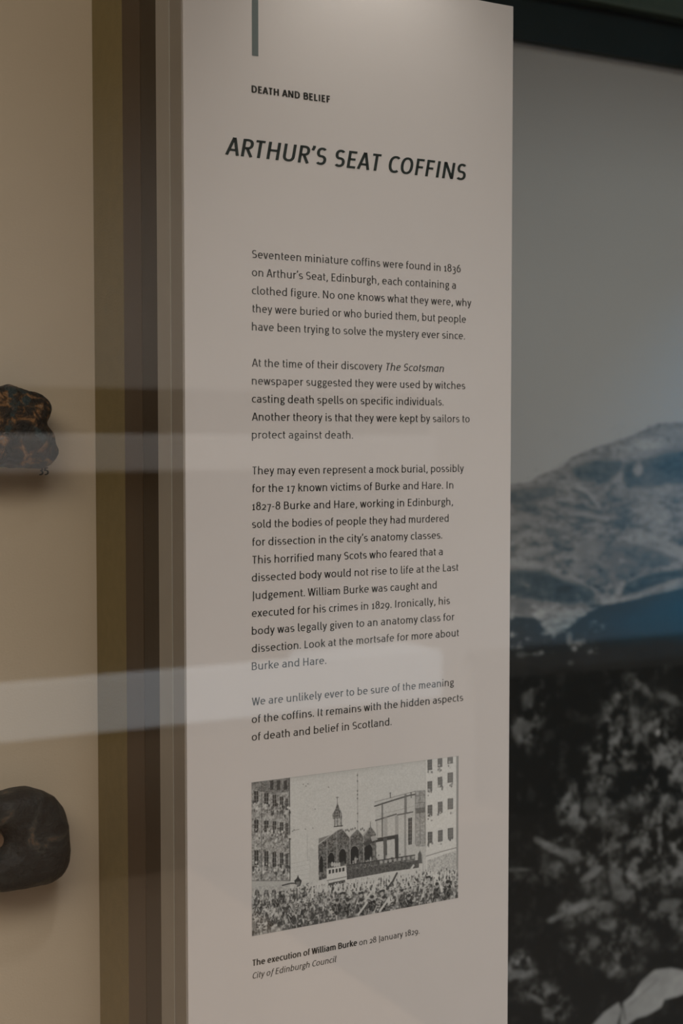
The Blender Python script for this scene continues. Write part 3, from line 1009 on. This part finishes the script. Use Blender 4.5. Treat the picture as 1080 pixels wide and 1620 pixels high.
# loch-side darkness under the hill
dk = np.clip(.026 + (n1 - .5) * .025, .01, .06)
mv.poly([(0, 1050), (500, 1010), (700, 982), (812, 974), (848, 977), (858, 992), (880, 998), (905, 988), (930, 968), (960, 955), (990, 950), (1020, 943),
         (1080, 930), (1250, 915), (1500, 930), (1800, 950), (1800, 1300), (0, 1300)], dk)
mass([(800, 903), (854, 900), (886, 913), (934, 929), (947, 942), (921, 958), (876, 955), (838, 948), (800, 948)], .05, .9)
mass([(989, 923), (1024, 907), (1080, 900), (1150, 905), (1150, 925), (1080, 916), (1011, 939), (979, 946)], .045, .9, .6, 3)
mass([(1084, 912), (1040, 924), (1000, 938), (960, 950), (965, 956), (1005, 945), (1045, 932), (1084, 920)], .24, .8, .4, 1)
mass([(800, 945), (840, 948), (880, 957), (925, 955), (935, 960), (915, 972), (860, 972), (800, 970)], .17, .8)
mass([(840, 962), (880, 966), (922, 962), (925, 970), (908, 984), (890, 994), (880, 1002), (868, 996), (855, 985)], .34, .92, 1.0, 4)
for c, rx, ry, v in (((875, 995), 5, 16, .3), ((900, 1010), 5, 12, .22), ((908, 1025), 5, 5, .3), ((825, 1035), 9, 5, .12), ((902, 1048), 5, 4, .12),
                     ((815, 1003), 5, 3, .1)):
    cloud(c, rx, ry, v, .8)
# foreground scrub
sc_ = fnoise(MW, MH, (12, 12), 31, 4, .72)
scr = np.clip(.018 + np.clip(sc_ - .45, 0, 1) * 1.6 * np.clip((n1 - .30) * 3, .1, 1.3), .012, .34)
base = np.full_like(sc_, .014) + np.clip(sc_ - .56, 0, 1) * .10
mv.poly([(0, 1120), (700, 1077), (812, 1071), (900, 1062), (1080, 1052), (1400, 1030), (1800, 1000), (1800, 3000), (0, 3000)], base)


def scrub(c, rx, ry, al=.9, rot=0.0, gain=1.0):
    q, d = local(c, rx, ry, rot, 1.8)
    if q is not None:
        x0, y0, x1, y1 = q[:4]
        mv.put(q, np.clip((1.3 - d - (n2[y0:y1, x0:x1] - .5)) / .7, 0, 1), np.clip(scr * gain, .012, .42), al)


for c, rx, ry, ro, gn in (((845, 1110), 22, 40, 0, .8), ((830, 1150), 18, 30, 0, .7), ((975, 1140), 25, 50, .2, .8), ((1050, 1110), 60, 40, .3, 1.0),
                          ((1040, 1180), 60, 60, 0, .7), ((950, 1240), 45, 60, 0, .8), ((910, 1270), 35, 35, .3, .8), ((1050, 1280), 60, 70, 0, .65),
                          ((1000, 1340), 70, 40, 0, .7), ((920, 1370), 60, 35, .4, 1.1), ((985, 1390), 30, 40, 0, 1.1), ((1060, 1400), 40, 50, 0, .9),
                          ((850, 1390), 40, 22, 0, .5), ((930, 1440), 45, 26, -.2, 1.2), ((950, 1490), 50, 40, .2, 1.0), ((1060, 1460), 40, 40, 0, .7),
                          ((825, 1530), 25, 22, 0, 1.0), ((860, 1580), 45, 26, .6, .7), ((1000, 1500), 50, 30, -.4, .9), ((1250, 1300), 160, 200, 0, .8),
                          ((1500, 1300), 260, 300, 0, .7)):
    scrub(c, rx, ry, .9, ro, gn)
# lit leaves and boulders
for c, rx, ry, ro, v in (((868, 1338), 28, 7, .5, .20), ((905, 1352), 22, 9, .35, .17), ((938, 1380), 24, 6, -.6, .20), ((975, 1395), 10, 22, -.3, .17),
                         ((985, 1415), 14, 9, 0, .18), ((915, 1435), 36, 10, -.4, .24), ((875, 1452), 18, 6, -.4, .20), ((955, 1432), 20, 10, .1, .18),
                         ((960, 1462), 14, 10, 0, .17), ((940, 1490), 10, 14, .4, .16), ((835, 1105), 10, 14, 0, .10), ((828, 1150), 12, 14, 0, .13),
                         ((1060, 1105), 26, 10, .4, .13), ((1022, 1092), 8, 14, -.7, .12), ((965, 1215), 14, 10, 0, .13), ((935, 1275), 14, 14, 0, .12),
                         ((980, 1140), 8, 14, 0, .12), ((1040, 1158), 4, 6, .4, .34), ((1060, 1430), 22, 10, -.3, .15), ((822, 1540), 20, 8, 0, .24),
                         ((850, 1580), 18, 5, .6, .18), ((865, 1600), 14, 5, .9, .18), ((818, 1375), 24, 3, 0, .14)):
    cloud(c, rx, ry, v, .85, ro)
mv.poly([(935, 1622), (955, 1600), (978, 1584), (982, 1596), (975, 1622), (955, 1640), (925, 1640)], .36 + (n2 - .5) * .2)
mv.poly([(984, 1586), (1000, 1572), (1015, 1550), (1035, 1533), (1060, 1530), (1085, 1535), (1130, 1545), (1140, 1575), (1090, 1568), (1070, 1575),
         (1050, 1580), (1045, 1592), (1025, 1604), (1005, 1610), (990, 1622), (980, 1622)], .36 + (n2 - .5) * .22)
mv.line([(996, 1588), (1040, 1548)], 1.2, .16, .8)
mv.line([(984, 1584), (988, 1612)], 1.5, .05, .9)
arr = np.clip(mv.a, .012, .6)
for _ in range(1):         # the enlarged photograph is soft
    pd = np.pad(arr, 1, mode='edge')
    arr = (pd[1:-1, 1:-1] * 2 + pd[:-2, 1:-1] + pd[2:, 1:-1] + pd[1:-1, :-2] + pd[1:-1, 2:]) / 6
tint = np.clip((arr - .01) / .15, 0, 1)[..., None]
rowz = np.linspace(0, 1, MH)[:, None, None]
hillmask = np.clip((.50 - rowz) / .03, 0, 1)
cool = np.array([.50, 1.10, 1.38]) * hillmask + np.array([1.0, 1.02, .93]) * (1 - hillmask)
ma = arr[..., None] * (cool * (1 - tint) + np.array([.985, 1.0, 1.0]) * tint)
blu_glow = Canvas(MW, MH, 0.0, sheet)          # mirrored blue glow painted into the print colour beside the loch
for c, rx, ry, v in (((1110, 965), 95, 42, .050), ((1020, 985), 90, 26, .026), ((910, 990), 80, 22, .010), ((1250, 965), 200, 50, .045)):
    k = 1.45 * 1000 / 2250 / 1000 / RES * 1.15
    blu_glow.ell(c, rx * k, ry * k, v, .9, -.05, ry * k * 1.2)
ma = ma * (1 - blu_glow.a[..., None] * np.array([16, 5, 0])).clip(.15, 1) + blu_glow.a[..., None] * np.array([.0, .75, 1.45])
mur = empty('landscape_mural', (1.4, MY + .01, CZ0), 'large photographic mural of a rocky hill above dark scrub, right of the panel', 'mural')
cols = np.array([i for i in range(MW) if 0.93 < MX0 + i * RES < 1.48 or i % 6 == 0 or i == MW - 1])
rows = np.array([j for j in range(MH) if 0.62 < MZ1 - j * RES < 1.62 or j % 6 == 0 or j == MH - 1])
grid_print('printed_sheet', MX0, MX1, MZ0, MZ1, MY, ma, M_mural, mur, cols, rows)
box('backing_board', MX0, MX1, MY + .0005, MY + .02, MZ0, MZ1, M_wallf, mur)


# ------------------------------------------------------------------ the two stones in the left bay
def stone(name, outline, depth, hole, seed, rough_amp, m, cy):
    """outline: closed list of (x, z); body swells to +-depth around y = cy; optional round hole (x, z, r)"""
    cx = hole[0] if hole else sum(p[0] for p in outline) / len(outline)
    cz = hole[1] if hole else sum(p[1] for p in outline) / len(outline)
    N, K = 96, 40
    # resample the outline radially
    pts = [Vector((p[0] - cx, p[1] - cz)) for p in outline]
    rad = []
    for i in range(N):
        a = 2 * math.pi * i / N
        d = Vector((math.cos(a), math.sin(a)))
        best = 0
        for j in range(len(pts)):
            p, q = pts[j], pts[(j + 1) % len(pts)]
            e = q - p
            den = d.x * e.y - d.y * e.x
            if abs(den) < 1e-12:
                continue
            t = (p.x * e.y - p.y * e.x) / den
            s = (p.x * d.y - p.y * d.x) / den
            if t > 0 and -1e-6 <= s <= 1 + 1e-6:
                best = max(best, t)
        rad.append(best)
    rad = [(rad[i - 1] + 2 * rad[i] + rad[(i + 1) % N]) / 4 for i in range(N)]
    bm = bmesh.new()
    rings = []
    for k in range(K if hole else K + 1):
        if hole:
            a = 2 * math.pi * k / K
            ca, sa = math.cos(a), math.sin(a)
            ca = math.copysign(abs(ca) ** .7, ca)
            sa = math.copysign(abs(sa) ** .85, sa)
        else:
            a = -math.pi / 2 + math.pi * k / K
            ca, sa = math.copysign(abs(math.cos(a)) ** .8, math.cos(a)), math.copysign(abs(math.sin(a)) ** .85, math.sin(a))
        ring = []
        for i in range(N):
            th = 2 * math.pi * i / N
            if hole:
                r0 = hole[2]
                r = (rad[i] + r0) / 2 + ca * (rad[i] - r0) / 2
            else:
                r = rad[i] * max(ca, 0.0)
            y = sa * depth
            p = Vector((r * math.cos(th), y, r * math.sin(th)))
            nz = noise.fractal(p * 38 + Vector((seed, 0, 0)), .9, 2.1, 5) + .6 * noise.noise(p * 22 + Vector((0, seed, 0)))
            edge = 1.0 if hole else (0.25 + 0.75 * max(ca, 0))
            dirv = Vector((math.cos(th) * ca, sa * 1.2, math.sin(th) * ca)).normalized() if (abs(ca) + abs(sa)) else Vector((0, 1, 0))
            p += dirv * nz * rough_amp * edge
            ring.append(p)
        rings.append(ring)
    if hole:
        V = [[bm.verts.new(p + Vector((cx, cy, cz))) for p in r] for r in rings]
        for k in range(K):
            for i in range(N):
                bm.faces.new((V[k][i], V[k][(i + 1) % N], V[(k + 1) % K][(i + 1) % N], V[(k + 1) % K][i]))
    else:
        V = [[bm.verts.new(p + Vector((cx, cy, cz))) for p in r] for r in rings[1:-1]]
        for k in range(len(V) - 1):
            for i in range(N):
                bm.faces.new((V[k][i], V[k][(i + 1) % N], V[k + 1][(i + 1) % N], V[k + 1][i]))
        for end, rr in ((0, rings[0]), (-1, rings[-1])):
            c = bm.verts.new(sum(rr, Vector()) / N + Vector((cx, cy, cz)))
            for i in range(N):
                bm.faces.new((V[end][i], V[end][(i + 1) % N], c))
    bmesh.ops.recalc_face_normals(bm, faces=bm.faces[:])
    for f in bm.faces:
        f.smooth = True
    me = bpy.data.meshes.new(name)
    bm.to_mesh(me)
    bm.free()
    return me


def pixel_plan(pts, Y):
    """outline measured on the photograph, carried to the plane y = Y where the stone hangs"""
    a, p = math.radians(YAW), math.radians(PITCH)
    fw = Vector((math.sin(a) * math.cos(p), math.cos(a) * math.cos(p), math.sin(p)))
    ri = Vector((math.cos(a), -math.sin(a), 0))
    up = ri.cross(fw)
    out = []
    for px, py in pts:
        d = fw * 2250 + ri * (px - 540) - up * (py - 810)
        t = (Y + 1.0) / d.y
        out.append((d.x * t, 1.5 + d.z * t))
    return out


o1 = pixel_plan([(0, 608), (20, 610), (40, 615), (55, 622), (68, 629), (77, 638), (80, 650), (76, 661), (69, 671), (72, 676), (82, 684), (87, 692), (87, 702),
                 (92, 713), (86, 722), (74, 732), (60, 738), (40, 741), (0, 740), (-50, 742), (-95, 735), (-125, 715), (-132, 690), (-118, 655), (-85, 625), (-40, 610)], .176)
s1 = empty('mottled_charm_stone', (sum(p[0] for p in o1) / len(o1), .176, min(p[1] for p in o1)),
           'lumpy black and amber mottled stone on beige back panel, the upper one', 'stone')
link('body', stone('body', o1, .021, None, 3.3, .0042, M_stone1, .176), M_stone1, s1)
o2 = pixel_plan([(0, 1256), (25, 1248), (50, 1245), (70, 1250), (88, 1262), (98, 1280), (103, 1300), (107, 1325), (109, 1348), (107, 1368), (97, 1384), (80, 1395),
                 (55, 1402), (25, 1405), (-20, 1405), (-70, 1400), (-110, 1385), (-128, 1350), (-128, 1300), (-112, 1268), (-70, 1256), (-30, 1256)], .176)
hc = pixel_plan([(-12, 1327)], .176)[0]
s2 = empty('pierced_charm_stone', (hc[0], .176, min(p[1] for p in o2)),
           'smooth dark grey rounded stone with a central hole, the lower one', 'stone')
link('body', stone('body', o2, .021, (hc[0], hc[1], .0095), 7.7, .0016, M_stone2, .176), M_stone2, s2)


def pin(x, z, y0, y1, r, parent):
    bm = bmesh.new()
    bmesh.ops.create_cone(bm, cap_ends=True, segments=20, radius1=r, radius2=r, depth=y1 - y0)
    bmesh.ops.rotate(bm, verts=bm.verts[:], cent=(0, 0, 0), matrix=Matrix.Rotation(math.pi / 2, 3, 'X'))
    bmesh.ops.translate(bm, verts=bm.verts[:], vec=(x, (y0 + y1) / 2, z))
    me = bpy.data.meshes.new('mount_pin')
    bm.to_mesh(me)
    bm.free()
    return link('mount_pin', me, M_steel, parent)


c1 = (sum(p[0] for p in o1) / len(o1), sum(p[1] for p in o1) / len(o1))
pin(c1[0], c1[1], .19, .2028, .003, s1)
pin(hc[0], hc[1], .168, .2028, .0075, s2).data.materials[0] = M_peg
# the little catalogue number on the back panel
text_mesh('number_label', [('35', 'b')], 0.3722, 1.4742, 0.3806, 0.0062, M_ink, case, y=0.2026)

# lamp housings in the head of the case
for nm, x, y, z in (('case_downlight', 0.575, -0.02, 2.07),):
    bm = bmesh.new()
    bmesh.ops.create_cone(bm, cap_ends=False, segments=32, radius1=.030, radius2=.022, depth=.05)
    bmesh.ops.translate(bm, verts=bm.verts[:], vec=(x, y, z + .01))
    bmesh.ops.solidify(bm, geom=bm.faces[:], thickness=.002)
    me = bpy.data.meshes.new(nm)
    bm.to_mesh(me)
    bm.free()
    hd = empty(nm, (x, y, CZ1), 'small black downlight under the showcase canopy above the ' + ('text panel' if x > .1 else 'stones'), 'lamp')
    link('lamp_housing', me, M_lampm, hd)
    box('lamp_stem', x - .004, x + .004, y - .004, y + .004, z + .03, CZ1, M_lampm, hd)
